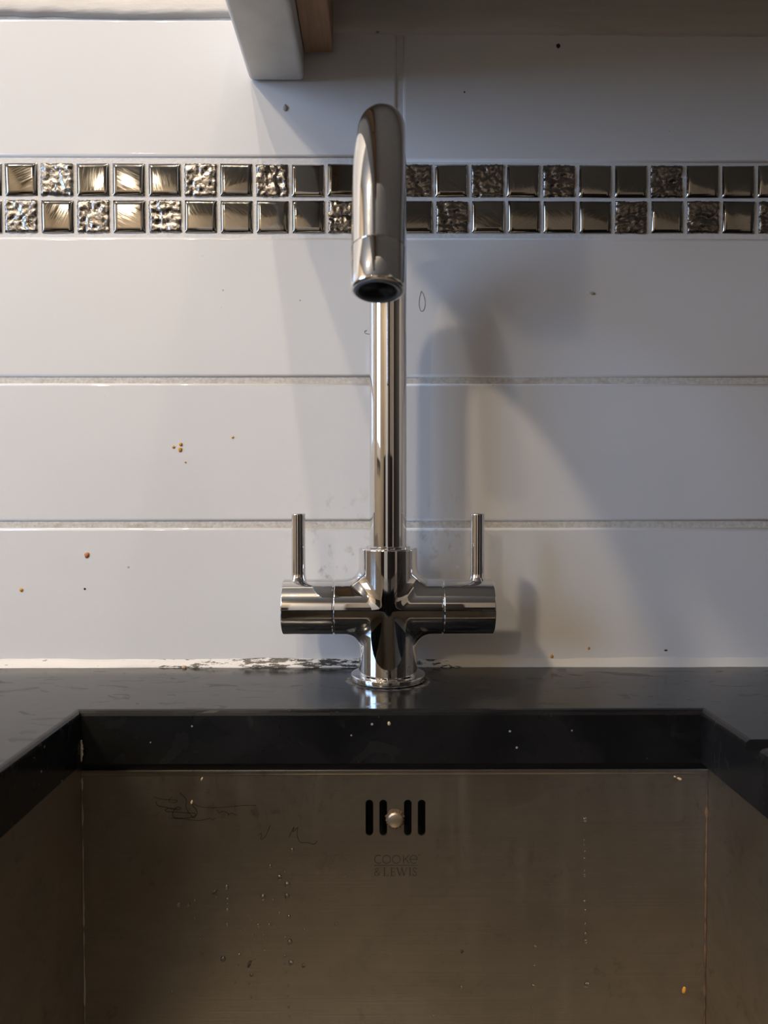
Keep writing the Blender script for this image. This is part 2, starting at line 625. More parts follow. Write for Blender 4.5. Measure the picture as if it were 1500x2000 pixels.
def tile_mesh(name, w, h, bev=0.0024, th=0.008):
    bm = bmesh.new()
    bm_box(bm, -w / 2, w / 2, 0, th, -h / 2, h / 2)
    es = [e for e in bm.edges if all(v.co.y < th / 2 for v in e.verts)]
    bmesh.ops.bevel(bm, geom=es, offset=bev, segments=4, profile=0.5, affect='EDGES')
    bmesh.ops.recalc_face_normals(bm, faces=bm.faces)
    me = bpy.data.meshes.new(name)
    bm.to_mesh(me)
    bm.free()
    for p in me.polygons:
        p.use_smooth = True
    # the flat front keeps its own normal, only the rounded rim turns away
    nr = [Vector((0, -1, 0)) if v.co.y < 1e-6 else v.normal.copy() for v in me.vertices]
    me.normals_split_custom_set_from_vertices([tuple(x) for x in nr])
    me.materials.append(M['tile'])
    return me


JX = at(780.5, 700, 0).x              # the stacked vertical joint behind the spout
TW, GAP = 0.2985, 0.0042
PITCH = TW + GAP
rows = [(at(750, 1031, 0).z, at(750, 1301, 0).z - 0.004),
        (at(750, 748.5, 0).z, at(750, 1018, 0).z),
        (at(750, 463.5, 0).z, at(750, 736.5, 0).z)]
for zt, zb in rows:
    me = tile_mesh('wall_tile', TW, zt - zb)
    for k in range(-6, 6):
        cx = JX + GAP / 2 + TW / 2 + k * PITCH
        if cx - TW / 2 < X0 or cx + TW / 2 > X1:
            continue
        link_obj('wall_tile', me, None, wall, (cx, random.uniform(-0.00015, 0.00015), (zt + zb) / 2))
# top row: the tiles left of the joint sit a little higher than those right of it
for k in range(-6, 6):
    cx = JX + GAP / 2 + TW / 2 + k * PITCH
    if cx - TW / 2 < X0 or cx + TW / 2 > X1:
        continue
    if k < 0:
        zt, zb = at(300, 36, 0).z, at(300, 306, 0).z
    else:
        zt, zb = at(1100, 52, 0).z, at(1100, 316, 0).z
    me = tile_mesh('wall_tile', TW, zt - zb)
    link_obj('wall_tile', me, None, wall, (cx, 0, (zt + zb) / 2))

# mosaic strip -------------------------------------------------------
CH = 0.0217


def chip_mesh(kind, seed):
    rg = np.random.default_rng(seed)
    n = 12 if kind == 'polished' else 24
    s = CH / 2
    u = np.linspace(-1, 1, n)
    X, Z = np.meshgrid(u, u, indexing='ij')
    if kind == 'polished':
        q = np.sign(u) * np.abs(u) ** 0.8
        X, Z = np.meshgrid(q, q, indexing='ij')
        dome = (1 - X ** 2) * 0.5 + (1 - Z ** 2) * 0.5
        edge = np.clip((np.maximum(abs(X), abs(Z)) - 0.86) / 0.14, 0, 1) ** 2
        H = 0.00042 * dome - 0.0007 * edge
        for _ in range(3):
            a, b2, ph = rg.uniform(-2.4, 2.4), rg.uniform(-2.4, 2.4), rg.uniform(0, 6)
            H += 0.00006 * np.sin(a * X + b2 * Z + ph)
        H += rg.uniform(-0.00022, 0.00022) * X + rg.uniform(-0.00022, 0.00022) * Z
    else:
        H = np.zeros_like(X)
        for k in range(26):
            fr = rg.uniform(3, 24)
            an = rg.uniform(0, math.pi)
            H += rg.uniform(0.4, 1.0) / fr ** 0.55 * np.sin(fr * (X * math.cos(an) + Z * math.sin(an)) + rg.uniform(0, 6))
        H = H / np.abs(H).max() * 0.0008
        H += rg.normal(0, 0.00011, H.shape)
        # one ragged cleft across the chip
        cl = Z - (rg.uniform(-0.4, 0.4) + rg.uniform(-0.5, 0.5) * X + 0.12 * np.sin(5 * X + rg.uniform(0, 6)))
        H -= 0.0007 * np.exp(-(cl / 0.10) ** 2)
        H -= 0.0006 * np.clip((np.maximum(abs(X), abs(Z)) - 0.9) / 0.1, 0, 1)
        jx = rg.normal(0, 0.014, X.shape)
        X = X + jx
        Z = Z + rg.normal(0, 0.014, X.shape)
    v = [(X[i, j] * s, -H[i, j], Z[i, j] * s) for i in range(n) for j in range(n)]
    f = [(i * n + j, (i + 1) * n + j, (i + 1) * n + j + 1, i * n + j + 1) for i in range(n - 1) for j in range(n - 1)]
    ring = [i * n for i in range(n)] + [(n - 1) * n + j for j in range(1, n)] + [i * n + n - 1 for i in range(n - 2, -1, -1)] + [j for j in range(n - 2, 0, -1)]
    base = len(v)
    v += [(v[r][0], 0.005, v[r][2]) for r in ring]
    L = len(ring)
    f += [(ring[(k + 1) % L], ring[k], base + k, base + (k + 1) % L) for k in range(L)]
    me = bpy.data.meshes.new('mosaic_chip')
    me.from_pydata(v, [], f)
    bm = bmesh.new()
    bm.from_mesh(me)
    bmesh.ops.recalc_face_normals(bm, faces=bm.faces)
    bm.to_mesh(me)
    bm.free()
    for p in me.polygons:
        p.use_smooth = True
    me.set_sharp_from_angle(angle=R(70))
    me.materials.append(M[kind])
    return me


POL = [chip_mesh('polished', 100 + i) for i in range(12)]
RIV = [chip_mesh('riven', 200 + i) for i in range(8)]
TOP = 'SRSSSRSRSSSRSRSRSSRSSS'
BOT = 'RSRSRSSSSRSSRSSSSRSRSR'
chips = 0
for row, pat in enumerate((TOP, BOT)):
    k = -24
    while k < 44:
        cx_px = 9.0 + 30.5 + 70.2 * k + (1.0 if row else 0.0)
        y_px = (349.0 + 5.0 * (cx_px / 1500.0)) if row == 0 else (421.5 + 2.0 * (cx_px / 1500.0))
        if 0 <= k < 22:
            ch = pat[k]
        else:
            ch = random.choice('SSR')
        p = at(cx_px, y_px, 0)
        kk = k
        k += 1
        if p.x < X0 + 0.02 or p.x > X1 - 0.02:
            continue
        me = POL[(kk * 5 + row * 7) % 12] if ch == 'S' else RIV[(kk * 3 + row) % 8]
        o = link_obj('mosaic_chip', me, None, wall, (p.x + random.uniform(-1, 1) * 0.0002, 0.0003 + random.uniform(-1, 1) * 0.0001, p.z + random.uniform(-1, 1) * 0.0002))
        flip = math.pi if (kk * 7 + row * 3) % 5 > 2 else 0.0
        if ch == 'R':
            flip += (math.pi / 2) * ((kk + row) % 2)
        o.rotation_euler = (R(random.uniform(-0.5, 0.5)), flip + R(random.uniform(-0.8, 0.8)), R(random.uniform(-0.5, 0.5)))

# rough painted plaster above the tiles -------------------------------
def plaster_band(xa, xb, zlow, seed, proud):
    rg = random.Random(seed)
    nx = max(8, int((xb - xa) / 0.006))
    prof = [(0.0, -0.0), (0.0006, -0.0022), (0.004, -proud), (0.010, -proud), (0.014, -proud * 0.6), (0.05, -proud * 0.55), (0.2, -proud * 0.5), (ZC - zlow, -proud * 0.5)]
    v, f = [], []
    wob = 0
    for i in range(nx + 1):
        x = xa + (xb - xa) * i / nx
        wob = wob * 0.8 + rg.uniform(-0.0005, 0.0005)
        for j, (dz, y) in enumerate(prof):
            v.append((x, y + (rg.uniform(-0.0004, 0.0004) if 1 < j < 6 else 0) + 0.0014 * (j == 0), zlow + dz + (wob if j < 5 else 0)))
    m_ = len(prof)
    for i in range(nx):
        for j in range(m_ - 1):
            f.append((i * m_ + j, (i + 1) * m_ + j, (i + 1) * m_ + j + 1, i * m_ + j + 1))
    return mesh_obj('plaster_band', v, f, M['plaster'], wall, True)


BX0 = at(487, 160, 0).x
plaster_band(X0, BX0 + 0.02, at(300, 33, 0).z, 3, 0.0028)
plaster_band(BX0 + 0.02, X1, at(1100, 70, 0).z, 5, 0.0030)

# silicone sealant bead along the worktop ------------------------------
v, f = [], []
nx = 420
rg = random.Random(11)
w1 = w2 = 0.0
zt_ = 0.900
PR = 8
for i in range(nx + 1):
    x = X0 + (X1 - X0) * i / nx
    w1 = w1 * 0.85 + rg.uniform(-0.0004, 0.0004)
    w2 = w2 * 0.85 + rg.uniform(-0.0004, 0.0004)
    for j in range(PR):
        a = math.pi / 2 * j / (PR - 1)
        c = 0.55 if 0 < j < PR - 1 else 0.0
        v.append((x, 0.0005 - (0.0042 + w1) * math.sin(a) * (1 - 0.25 * math.sin(2 * a)) - 0.0, zt_ + (0.0062 + w2) * math.cos(a) * (1 - 0.25 * math.sin(2 * a)) - 0.0002))
for i in range(nx):
    for j in range(PR - 1):
        f.append((i * PR + j, (i + 1) * PR + j, (i + 1) * PR + j + 1, i * PR + j + 1))
mesh_obj('sealant_bead', v, f, M['sealant'], wall, True)

# ------------------------------------------------------------------ worktop with sink cut-out and drainer grooves
WT, WTH = 0.900, 0.030
CX0, CX1, CY1, CY0 = -0.1655, 0.1800, -0.104, -0.498
WF = -0.620
gx1 = CX1 + 0.36
grooves = [(-0.154 - 0.013 - 0.034 * i, -0.154 - 0.034 * i) for i in range(9)]
xs = [X0, CX0, CX1, CX1 + 0.03, gx1, X1]
ys = sorted({WF, CY0, CY1, 0.0} | {round(y, 5) for g_ in grooves for y in g_})
holes = {round((a + b) / 2, 5) for a, b in grooves}


def cell(i, j):
    """four corner heights (x0y0, x1y0, x1y1, x0y1) of a worktop cell, None inside the cut-out"""
    if i < 0 or j < 0 or i >= len(xs) - 1 or j >= len(ys) - 1:
        return None
    ym = (ys[j] + ys[j + 1]) / 2
    if i == 1 and CY0 < ym < CY1:
        return None
    if i in (2, 3) and any(a < ym < b for a, b in grooves):
        def gz(x):
            return WT - 0.0055 + 0.0045 * (x - CX1) / (gx1 - CX1)
        a, b2 = gz(xs[i]), gz(xs[i + 1])
        return (a, b2, b2, a)
    return (WT,) * 4


bm = bmesh.new()
WB = WT - WTH


def q(*pts):
    try:
        bm.faces.new([bm.verts.new(p) for p in pts])
    except ValueError:
        pass


for i in range(len(xs) - 1):
    for j in range(len(ys) - 1):
        c = cell(i, j)
        if c is None:
            continue
        xa, xb, ya, yb = xs[i], xs[i + 1], ys[j], ys[j + 1]
        q((xa, ya, c[0]), (xb, ya, c[1]), (xb, yb, c[2]), (xa, yb, c[3]))
        q((xa, ya, WB), (xa, yb, WB), (xb, yb, WB), (xb, ya, WB))
        for di, dj, p0, p1, z0, z1 in ((1, 0, (xb, ya), (xb, yb), c[1], c[2]), (-1, 0, (xa, yb), (xa, ya), c[3], c[0]),
                                       (0, 1, (xb, yb), (xa, yb), c[2], c[3]), (0, -1, (xa, ya), (xb, ya), c[0], c[1])):
            nb = cell(i + di, j + dj)
            if nb is None:
                l0 = l1 = WB
            else:
                m_ = {(1, 0): (nb[0], nb[3]), (-1, 0): (nb[2], nb[1]), (0, 1): (nb[1], nb[0]), (0, -1): (nb[3], nb[2])}[(di, dj)]
                l0, l1 = m_
                if z0 - l0 < 1e-6 and z1 - l1 < 1e-6:
                    continue
            q((p0[0], p0[1], l0), (p1[0], p1[1], l1), (p1[0], p1[1], z1), (p0[0], p0[1], z0))
bmesh.ops.remove_doubles(bm, verts=bm.verts, dist=1e-5)
def on_cut(v_):
    x_, y_, z_ = v_.co
    return (CX0 - 1e-5 <= x_ <= CX1 + 1e-5 and CY0 - 1e-5 <= y_ <= CY1 + 1e-5)


rim = [e for e in bm.edges if all(on_cut(v_) and abs(v_.co.z - WT) < 1e-5 for v_ in e.verts)]
rim += [e for e in bm.edges if all(abs(v_.co.y - WF) < 1e-5 and abs(v_.co.z - WT) < 1e-5 for v_ in e.verts)]
bmesh.ops.bevel(bm, geom=rim, offset=0.0030, segments=3, profile=0.5, affect='EDGES', clamp_overlap=False)
worktop = bm_obj('kitchen_worktop', bm, M['worktop'])
tag(worktop, 'black stone worktop with a sink cut-out and drainer grooves, below the white tiles', 'worktop')
# ------------------------------------------------------------------ sink bowl
SX0, SX1, SYB, SYF = -0.1675, 0.1862, -0.099, -0.503
SZT, SZB = WB - 0.0055, WB - 0.205
sink = empty('kitchen_sink', ((SX0 + SX1) / 2, (SYB + SYF) / 2, SZB))
tag(sink, 'brushed steel undermount kitchen sink bowl beneath the black worktop', 'sink')
SO = Vector(sink.location)


def sp(p):
    return Vector(p) - SO


# back panel with four overflow slots: flat outline with holes, filled and given thickness
def slot_loop(cx, cz, w, h, n=10):
    r = w / 2
    pts = []
    for k in range(n + 1):
        a = math.pi * k / n
        pts.append((cx + r * math.cos(a), cz + h / 2 - r + r * math.sin(a)))
    for k in range(n + 1):
        a = math.pi + math.pi * k / n
        pts.append((cx + r * math.cos(a), cz - h / 2 + r + r * math.sin(a)))
    return pts


cu = bpy.data.curves.new('panel', 'CURVE')
cu.dimensions = '2D'
cu.fill_mode = 'BOTH'
loops = [[(SX0, SZB), (SX1, SZB), (SX1, SZT), (SX0, SZT)]]
slots = []
for cpx in (721.5, 748.5, 796.5, 823.5):
    p = at(cpx, 1597, SYB)
    w = at(cpx + 7.5, 1597, SYB).x - at(cpx - 7.5, 1597, SYB).x
    h = at(cpx, 1562, SYB).z - at(cpx, 1632, SYB).z
    slots.append((p.x, p.z, w, h))
    loops.append(slot_loop(p.x, p.z, w, h))
for lp in loops:
    s_ = cu.splines.new('POLY')
    s_.points.add(len(lp) - 1)
    for pt, (x, z) in zip(s_.points, lp):
        pt.co = (x, z, 0, 1)
    s_.use_cyclic_u = True
co_ = bpy.data.objects.new('panel', cu)
C.objects.link(co_)
dg = bpy.context.evaluated_depsgraph_get()
me = bpy.data.meshes.new_from_object(co_.evaluated_get(dg))
bpy.data.objects.remove(co_)
bm = bmesh.new()
bm.from_mesh(me)
for v_ in bm.verts:
    v_.co = sp((v_.co.x, SYB, v_.co.y))
bmesh.ops.remove_doubles(bm, verts=bm.verts, dist=1e-7)
bmesh.ops.dissolve_limit(bm, angle_limit=R(1), verts=bm.verts, edges=bm.edges)
ext = bmesh.ops.extrude_face_region(bm, geom=list(bm.faces))
for v_ in [g_ for g_ in ext['geom'] if isinstance(g_, bmesh.types.BMVert)]:
    v_.co.y += 0.0012
bpy.data.meshes.remove(me)
back_panel = bm_obj('back_panel', bm, M['steel'], sink)

S_ = lambda x0, x1, y0, y1, z0, z1: (x0 - SO.x, x1 - SO.x, y0 - SO.y, y1 - SO.y, z0 - SO.z, z1 - SO.z)
box('side_panel', *S_(SX0 - 0.0012, SX0, SYF, SYB, SZB, SZT + 0.004), M['steel'], sink)
box('side_panel', *S_(SX1, SX1 + 0.0012, SYF, SYB, SZB, SZT + 0.004), M['steel'], sink)
box('front_panel', *S_(SX0, SX1, SYF - 0.0012, SYF, SZB, SZT + 0.004), M['steel'], sink)
box('sink_floor', *S_(SX0, SX1, SYF, SYB, SZB - 0.0012, SZB), M['steel'], sink)
box('top_lip', *S_(SX0, SX1, SYB - 0.0007, SYB - 0.00001, SZT - 0.0024, SZT + 0.0003), M['steel'], sink, 0.0003, 2, True)
box('black_gasket', *S_(SX0 - 0.001, SX1 + 0.001, SYB + 0.0012, SYB + 0.006, SZT - 0.001, WB), M['gasket'], sink)
ov = (slots[0][0] + slots[3][0]) / 2
oz = slots[0][1]
bm = bmesh.new()
bm_box(bm, *S_(ov - 0.025, ov + 0.025, SYB + 0.012, SYB + 0.014, oz - 0.016, oz + 0.016))
bm_box(bm, *S_(ov - 0.025, ov - 0.023, SYB + 0.0014, SYB + 0.012, oz - 0.016, oz + 0.016))
bm_box(bm, *S_(ov + 0.023, ov + 0.025, SYB + 0.0014, SYB + 0.012, oz - 0.016, oz + 0.016))
bm_box(bm, *S_(ov - 0.023, ov + 0.023, SYB + 0.0014, SYB + 0.012, oz + 0.014, oz + 0.016))
bm_box(bm, *S_(ov - 0.023, ov + 0.023, SYB + 0.0014, SYB + 0.012, oz - 0.016, oz - 0.014))
bm_obj('overflow_box', bm, M['dark'], sink)
# screw between the slots
p = at(771.5, 1600, SYB)
Mt = Matrix.Translation(sp((p.x, SYB, p.z))) @ Matrix.Rotation(R(90), 4, 'X')
sc = lathe_obj('overflow_screw', [(0.0046, -0.0006), (0.0047, 0.0007), (0.0044, 0.0016), (0.0036, 0.0024), (0.0022, 0.0029), (0.0, 0.0030)], M['screw'], sink, 12, Mt, 25)
v, f = [], []
rg = random.Random(4)
for k in range(40):
    a = 2 * math.pi * k / 40
    for rr, dy_ in ((0.0045, -0.0009), (0.0052 + rg.uniform(-0.0003, 0.0007) + 0.0005 * max(0, math.sin(a)), -0.00012)):
        v.append(sp((p.x + rr * math.cos(a), SYB + dy_ * (1 + rg.uniform(-.3, .3)), p.z + rr * math.sin(a))))
for k in range(40):
    a, b2 = 2 * k, 2 * ((k + 1) % 40)
    f.append((a, a + 1, b2 + 1, b2))
mesh_obj('rust_ring', v, f, M['rust'], sink)

# weld seams in the two back corners
for xx, nm in ((SX0, 1), (SX1, -1)):
    rg = random.Random(20 + nm)
    n_ = 46
    pts = [sp((xx + nm * 0.0003, SYB - 0.0003, SZT - 0.004 - (SZT - SZB - 0.01) * k / n_)) for k in range(n_ + 1)]
    rad = [max(0.0001, rg.gauss(0.00045, 0.0004)) for _ in pts]
    v, f = tube(pts, rad, 6)
    mesh_obj('corner_weld', v, f, M['rust'] if nm < 0 else M['steel'], sink, True)

# printed mark -----------------------------------------------------------
LV, LF = [], []
LY = SYB - 0.00012


def stroke(pts, w, closed=False):
    """flat ribbon of width w (pixels) along a polyline in photograph pixels, lying on the back panel"""
    n_ = len(pts)
    ring = []
    for k in range(n_):
        a = pts[(k - 1) % n_] if closed or k else pts[k]
        b2 = pts[(k + 1) % n_] if closed or k < n_ - 1 else pts[k]
        dx, dy_ = b2[0] - a[0], b2[1] - a[1]
        l = math.hypot(dx, dy_) or 1
        nx_, ny_ = -dy_ / l * w / 2, dx / l * w / 2
        for s in (1, -1):
            q_ = at(pts[k][0] + s * nx_, pts[k][1] + s * ny_, LY)
            LV.append(sp(q_))
        ring.append(len(LV) - 2)
    for k in range(n_ if closed else n_ - 1):
        a, b2 = ring[k], ring[(k + 1) % n_]
        LF.append((a, a + 1, b2 + 1, b2))


def arc(cx, cy, rx, ry, a0, a1, n_=20):
    return [(cx + rx * math.cos(R(a0 + (a1 - a0) * k / n_)), cy - ry * math.sin(R(a0 + (a1 - a0) * k / n_))) for k in range(n_ + 1)]


LW = 1.7
stroke(arc(739.3, 1678.4, 7.6, 7.8, 52, 308), LW)
stroke(arc(755, 1678.4, 7.8, 7.8, 0, 360, 28)[:-1], LW, True)
stroke(arc(774, 1678.4, 7.8, 7.8, 0, 360, 28)[:-1], LW, True)
stroke([(788, 1670.4), (788, 1686.4)], LW)
stroke([(799, 1670.4), (788.6, 1679.8)], LW)
stroke([(791.6, 1677.2), (799.6, 1686.4)], LW)
stroke([(801.2, 1678.6), (815, 1678.6)] , LW)
stroke(arc(808, 1678.4, 7.2, 7.8, 0, 310), LW)
stroke([(817.2, 1669.6), (818.9, 1669.6)], 1.2)
stroke([(819.4, 1669.6), (821.8, 1669.6)], 1.2)
stroke([(731, 1690), (815.5, 1690)], 1.3)
T, B_ = 1695.2, 1710.4
thick, thin = 2.3, 1.0
# ampersand
stroke([(742.0, 1709.8), (738.6, 1706.5), (734.0, 1700.6), (733.6, 1698.0), (735.0, 1695.8), (737.2, 1695.6), (738.8, 1697.2), (738.4, 1699.6), (735.6, 1702.0),
        (732.6, 1704.4), (731.8, 1707.0), (733.0, 1709.6), (735.6, 1710.4), (738.4, 1709.4), (740.6, 1706.6), (741.4, 1703.2)], 1.35)
# L
stroke([(751, T), (751, B_)], thick)
stroke([(748.4, T), (753.6, T)], thin)
stroke([(748.4, B_), (759.2, B_), (760.0, 1706.6)], thin)
# E
stroke([(764.6, T), (764.6, B_)], thick)
stroke([(762, T), (771.2, T), (771.6, 1698.4)], thin)
stroke([(764.6, 1702.6), (769.8, 1702.6)], thin)
stroke([(769.8, 1700.8), (769.8, 1704.4)], thin)
stroke([(762, B_), (771.8, B_), (772.6, 1707.0)], thin)
# W
stroke([(775.8, T), (780.6, B_)], thick)
stroke([(780.6, B_), (785.0, T)], thin)
stroke([(784.6, T), (789.4, B_)], thick)
stroke([(789.4, B_), (794.4, T)], thin)
stroke([(773.6, T), (778.6, T)], thin)
stroke([(782.6, T), (787.0, T)], thin)
stroke([(792.4, T), (796.4, T)], thin)
# I
stroke([(800.8, T), (800.8, B_)], thick)
stroke([(798.4, T), (803.2, T)], thin)
stroke([(798.4, B_), (803.2, B_)], thin)
# S
stroke([(813.8, 1698.8), (813.4, 1695.8), (810.4, 1695.2), (807.6, 1696.2), (806.8, 1698.8), (808.2, 1701.2), (811.4, 1703.0), (813.8, 1705.4), (813.8, 1708.2), (811.6, 1710.3), (808.4, 1710.3), (806.4, 1709.2), (806.2, 1706.2)], 1.6)
logo = mesh_obj('printed_mark', LV, LF, M['etched'], sink)
logo['label'] = 'printed dark lettering on the sink back'

# ------------------------------------------------------------------ kitchen tap
tap = empty('kitchen_tap', TAP)
tag(tap, 'chrome swan-neck mixer tap with two upright lever handles, on the black worktop', 'tap')


def surface_nets(fn, lo, hi, h):
    lo, hi = np.array(lo), np.array(hi)
    n = np.ceil((hi - lo) / h).astype(int) + 1
    ax = [lo[k] + h * np.arange(n[k]) for k in range(3)]
    P = np.stack(np.meshgrid(*ax, indexing='ij'), -1)
    F = fn(P)
    ins = F < 0
    nc = n - 1
    acc = np.zeros((*nc, 3))
    cnt = np.zeros(nc)
    corners = [(a, b, c) for a in (0, 1) for b in (0, 1) for c in (0, 1)]
    sl = lambda o: tuple(slice(o[k], o[k] + nc[k]) for k in range(3))
    for a in corners:
        for k in range(3):
            if a[k]:
                continue
            b = list(a)
            b[k] = 1
            fa, fb = F[sl(a)], F[sl(b)]
            cr = (fa < 0) != (fb < 0)
            t = np.where(cr, fa / np.where(cr, fa - fb, 1), 0)
            pt = P[sl(a)] + (P[sl(b)] - P[sl(a)]) * t[..., None]
            acc += np.where(cr[..., None], pt, 0)
            cnt += cr
    act = cnt > 0
    idx = -np.ones(nc, int)
    idx[act] = np.arange(act.sum())
    V = acc[act] / cnt[act][:, None]
    faces = []
    for k in range(3):
        a, b = [(1, 2), (2, 0), (0, 1)][k]
        s0 = [slice(None)] * 3
        s1 = [slice(None)] * 3
        s0[k], s1[k] = slice(0, n[k] - 1), slice(1, n[k])
        A, Bv = ins[tuple(s0)], ins[tuple(s1)]
        I = np.argwhere(A != Bv)
        I = I[(I[:, a] > 0) & (I[:, b] > 0) & (I[:, a] < nc[a]) & (I[:, b] < nc[b])]
        ea, eb = np.eye(3, dtype=int)[a], np.eye(3, dtype=int)[b]
        g = lambda J: idx[J[:, 0], J[:, 1], J[:, 2]]
        Q = np.stack([g(I - ea - eb), g(I - eb), g(I), g(I - ea)], 1)
        fl = ~A[I[:, 0], I[:, 1], I[:, 2]]
        Q[fl] = Q[fl][:, ::-1]
        faces.append(Q)
    Q = np.concatenate(faces)
    e = h * 0.05

    def grad(p):
        return np.stack([(fn(p + e * np.eye(3)[k]) - fn(p - e * np.eye(3)[k])) / (2 * e) for k in range(3)], -1)
    for _ in range(4):
        gr = grad(V)
        V = V - fn(V)[:, None] * gr / np.maximum((gr ** 2).sum(1), 0.05)[:, None]
    gr = grad(V)
    return V, Q, gr / np.linalg.norm(gr, axis=1)[:, None]


def cyl_sdf(rad, ax, R_, half, r):
    d0 = rad - (R_ - r)
    d1 = np.abs(ax) - (half - r)
    return np.sqrt(np.maximum(d0, 0) ** 2 + np.maximum(d1, 0) ** 2) + np.minimum(np.maximum(d0, d1), 0) - r


BZ = 47.6       # height of the valve barrel axis above the worktop, mm
BR, VR = 17.8, 18.75
BODY_TOP = 85.6


def body_sdf(p):
    x, y, z = p[..., 0], p[..., 1], p[..., 2]
    a = cyl_sdf(np.hypot(x, y), z - (BODY_TOP + 3) / 2, VR, (BODY_TOP - 3) / 2, 1.0)
    b = cyl_sdf(np.hypot(y, z - BZ), x, BR, 34.4, 0.7)
    dot = np.abs(y) * np.abs(y) / np.maximum(np.hypot(x, y) * np.hypot(y, z - BZ), 1e-6)
    k = 9.0 * np.maximum(1 - dot, 0.0) + 0.9
    h = np.maximum(k - np.abs(a - b), 0) / k
    return np.minimum(a, b) - h * h * k * 0.25


V, Q, NRM = surface_nets(body_sdf, (-37, -22, 0), (37, 22, 89), 0.8)
me = bpy.data.meshes.new('tap_body')
me.from_pydata((V * MM).tolist(), [], Q.tolist())
me.update()
for p_ in me.polygons:
    p_.use_smooth = True
me.normals_split_custom_set_from_vertices([tuple(n_) for n_ in NRM])
link_obj('tap_body', me, M['chrome'], tap)

# foot flange
prof = [(0.0, 0.0008), (0.0232, 0.0008)] + round_corner(0.0232, 0.0016, 0.0008, -90, 0, 3) + round_corner(0.0232, 0.0040, 0.0008, 0, 90, 4) + [(0.0195, 0.0049), (0.0186, 0.0056)]
lathe_obj('foot_flange', prof, M['chrome'], tap, 96)
lathe_obj('rubber_seal', [(0.0, 0.0), (0.0226, 0.0), (0.0226, 0.0009), (0.0, 0.0009)], M['rubber'], tap, 64)
# collar where the spout enters the body
lathe_obj('spout_collar', [(0.0142, 0.0850), (0.0142, 0.0862), (0.0136, 0.0868), (0.0119, 0.0868)], M['chrome'], tap, 64)

# spout
TR = 11.8
ARC_R = 72.0
ARC_C = 121.6 + 114.0
SWEEP = 168.0
pts = [(0, z) for z in np.linspace(84.0, ARC_C, 14)]
for k in range(1, 61):
    a = R(SWEEP * k / 60)
    pts.append((ARC_R * (1 - math.cos(a)), ARC_C + ARC_R * math.sin(a)))
dirn = (math.sin(R(180 - SWEEP)), -math.cos(R(180 - SWEEP)))
end = pts[-1]
for s in np.linspace(4, 23, 4):
    pts.append((end[0] + dirn[0] * s, end[1] + dirn[1] * s))
SW = R(-2.4)                        # the spout is swung slightly to the left
fwd = Vector((math.sin(SW), -math.cos(SW), 0))
P3 = [(fwd * u + Vector((0, 0, z))) * MM for u, z in pts]
v, f = tube(P3, TR * MM, 72)
sp_o = mesh_obj('spout', v, f, M['chrome'], tap)
bm = bmesh.new()
bm.from_mesh(sp_o.data)
bmesh.ops.recalc_face_normals(bm, faces=bm.faces)
bm.to_mesh(sp_o.data)
bm.free()
shade(sp_o, 40)
# nozzle
nd = (fwd * dirn[0] + Vector((0, 0, dirn[1]))).normalized()
q_ = Vector((0, 0, 1)).rotation_difference(nd)
Mn = Matrix.Translation(P3[-1]) @ q_.to_matrix().to_4x4()
NL = 20.0 * MM
prof = [(0.0, -0.001), (0.0112, -0.001), (0.0112, 0.0003)] + [(0.01175, 0.0004), (0.0120, 0.0009)] + [(0.0121, NL - 0.002)] + round_corner(0.0111, NL - 0.001, 0.0010, 0, 90, 4) + [(0.0106, NL), (0.0104, NL - 0.002), (0.0, NL - 0.002)]
noz = lathe_obj('nozzle', prof, M['chrome'], tap, 72, Mn)
Z0 = NL - 0.0016
lathe_obj('aerator_ring', [(0.0104, Z0 - 0.0005), (0.0104, Z0 + 0.0018), (0.0098, Z0 + 0.0022), (0.0086, Z0 + 0.0018), (0.0084, Z0 - 0.0005)], M['aerator'], noz, 64, Mn)
prof = [(0.0084, Z0 + 0.0002)]
for k in range(7):
    r_ = 0.0078 - k * 0.0011
    prof += [(r_ + 0.0003, Z0 + 0.0002), (r_, Z0 + 0.0008), (r_ - 0.0004, Z0 + 0.0002)]
prof += [(0.0, Z0 + 0.0002)]
lathe_obj('aerator_insert', prof, M['rubber'], noz, 48, Mn)

# handles
for sgn in (-1, 1):
    Mx = Matrix.Translation((0, 0, BZ * MM)) @ Matrix.Rotation(R(90 * sgn), 4, 'Y')
    r_, e_ = BR * MM, 0.0009
    prof = [(0.0, 0.0340), (r_ - 0.0008, 0.0340), (r_ - 0.0008, 0.0350)] + [(r_ - 0.0002, 0.0350), (r_, 0.0353)] + round_corner(r_ - e_, 0.0672 - e_, e_, 0, 90, 5) + [(0.0, 0.0673)]
    hd = lathe_obj('handle', prof, M['chrome'], tap, 96, Mx)
    zl = BZ * MM + r_
    Ml = Matrix.Translation((sgn * 0.0575, 0, 0))
    prof = [(0.0, zl - 0.004), (0.0066, zl - 0.003), (0.0058, zl - 0.0008), (0.0051, zl + 0.0006), (0.00465, zl + 0.0020), (0.0045, zl + 0.0040), (0.0045, 0.1065)] + round_corner(0.0037, 0.1068, 0.0008, 0, 90, 4) + [(0.0, 0.1076)]
    lathe_obj('lever', prof, M['chrome'], hd, 48, Ml)

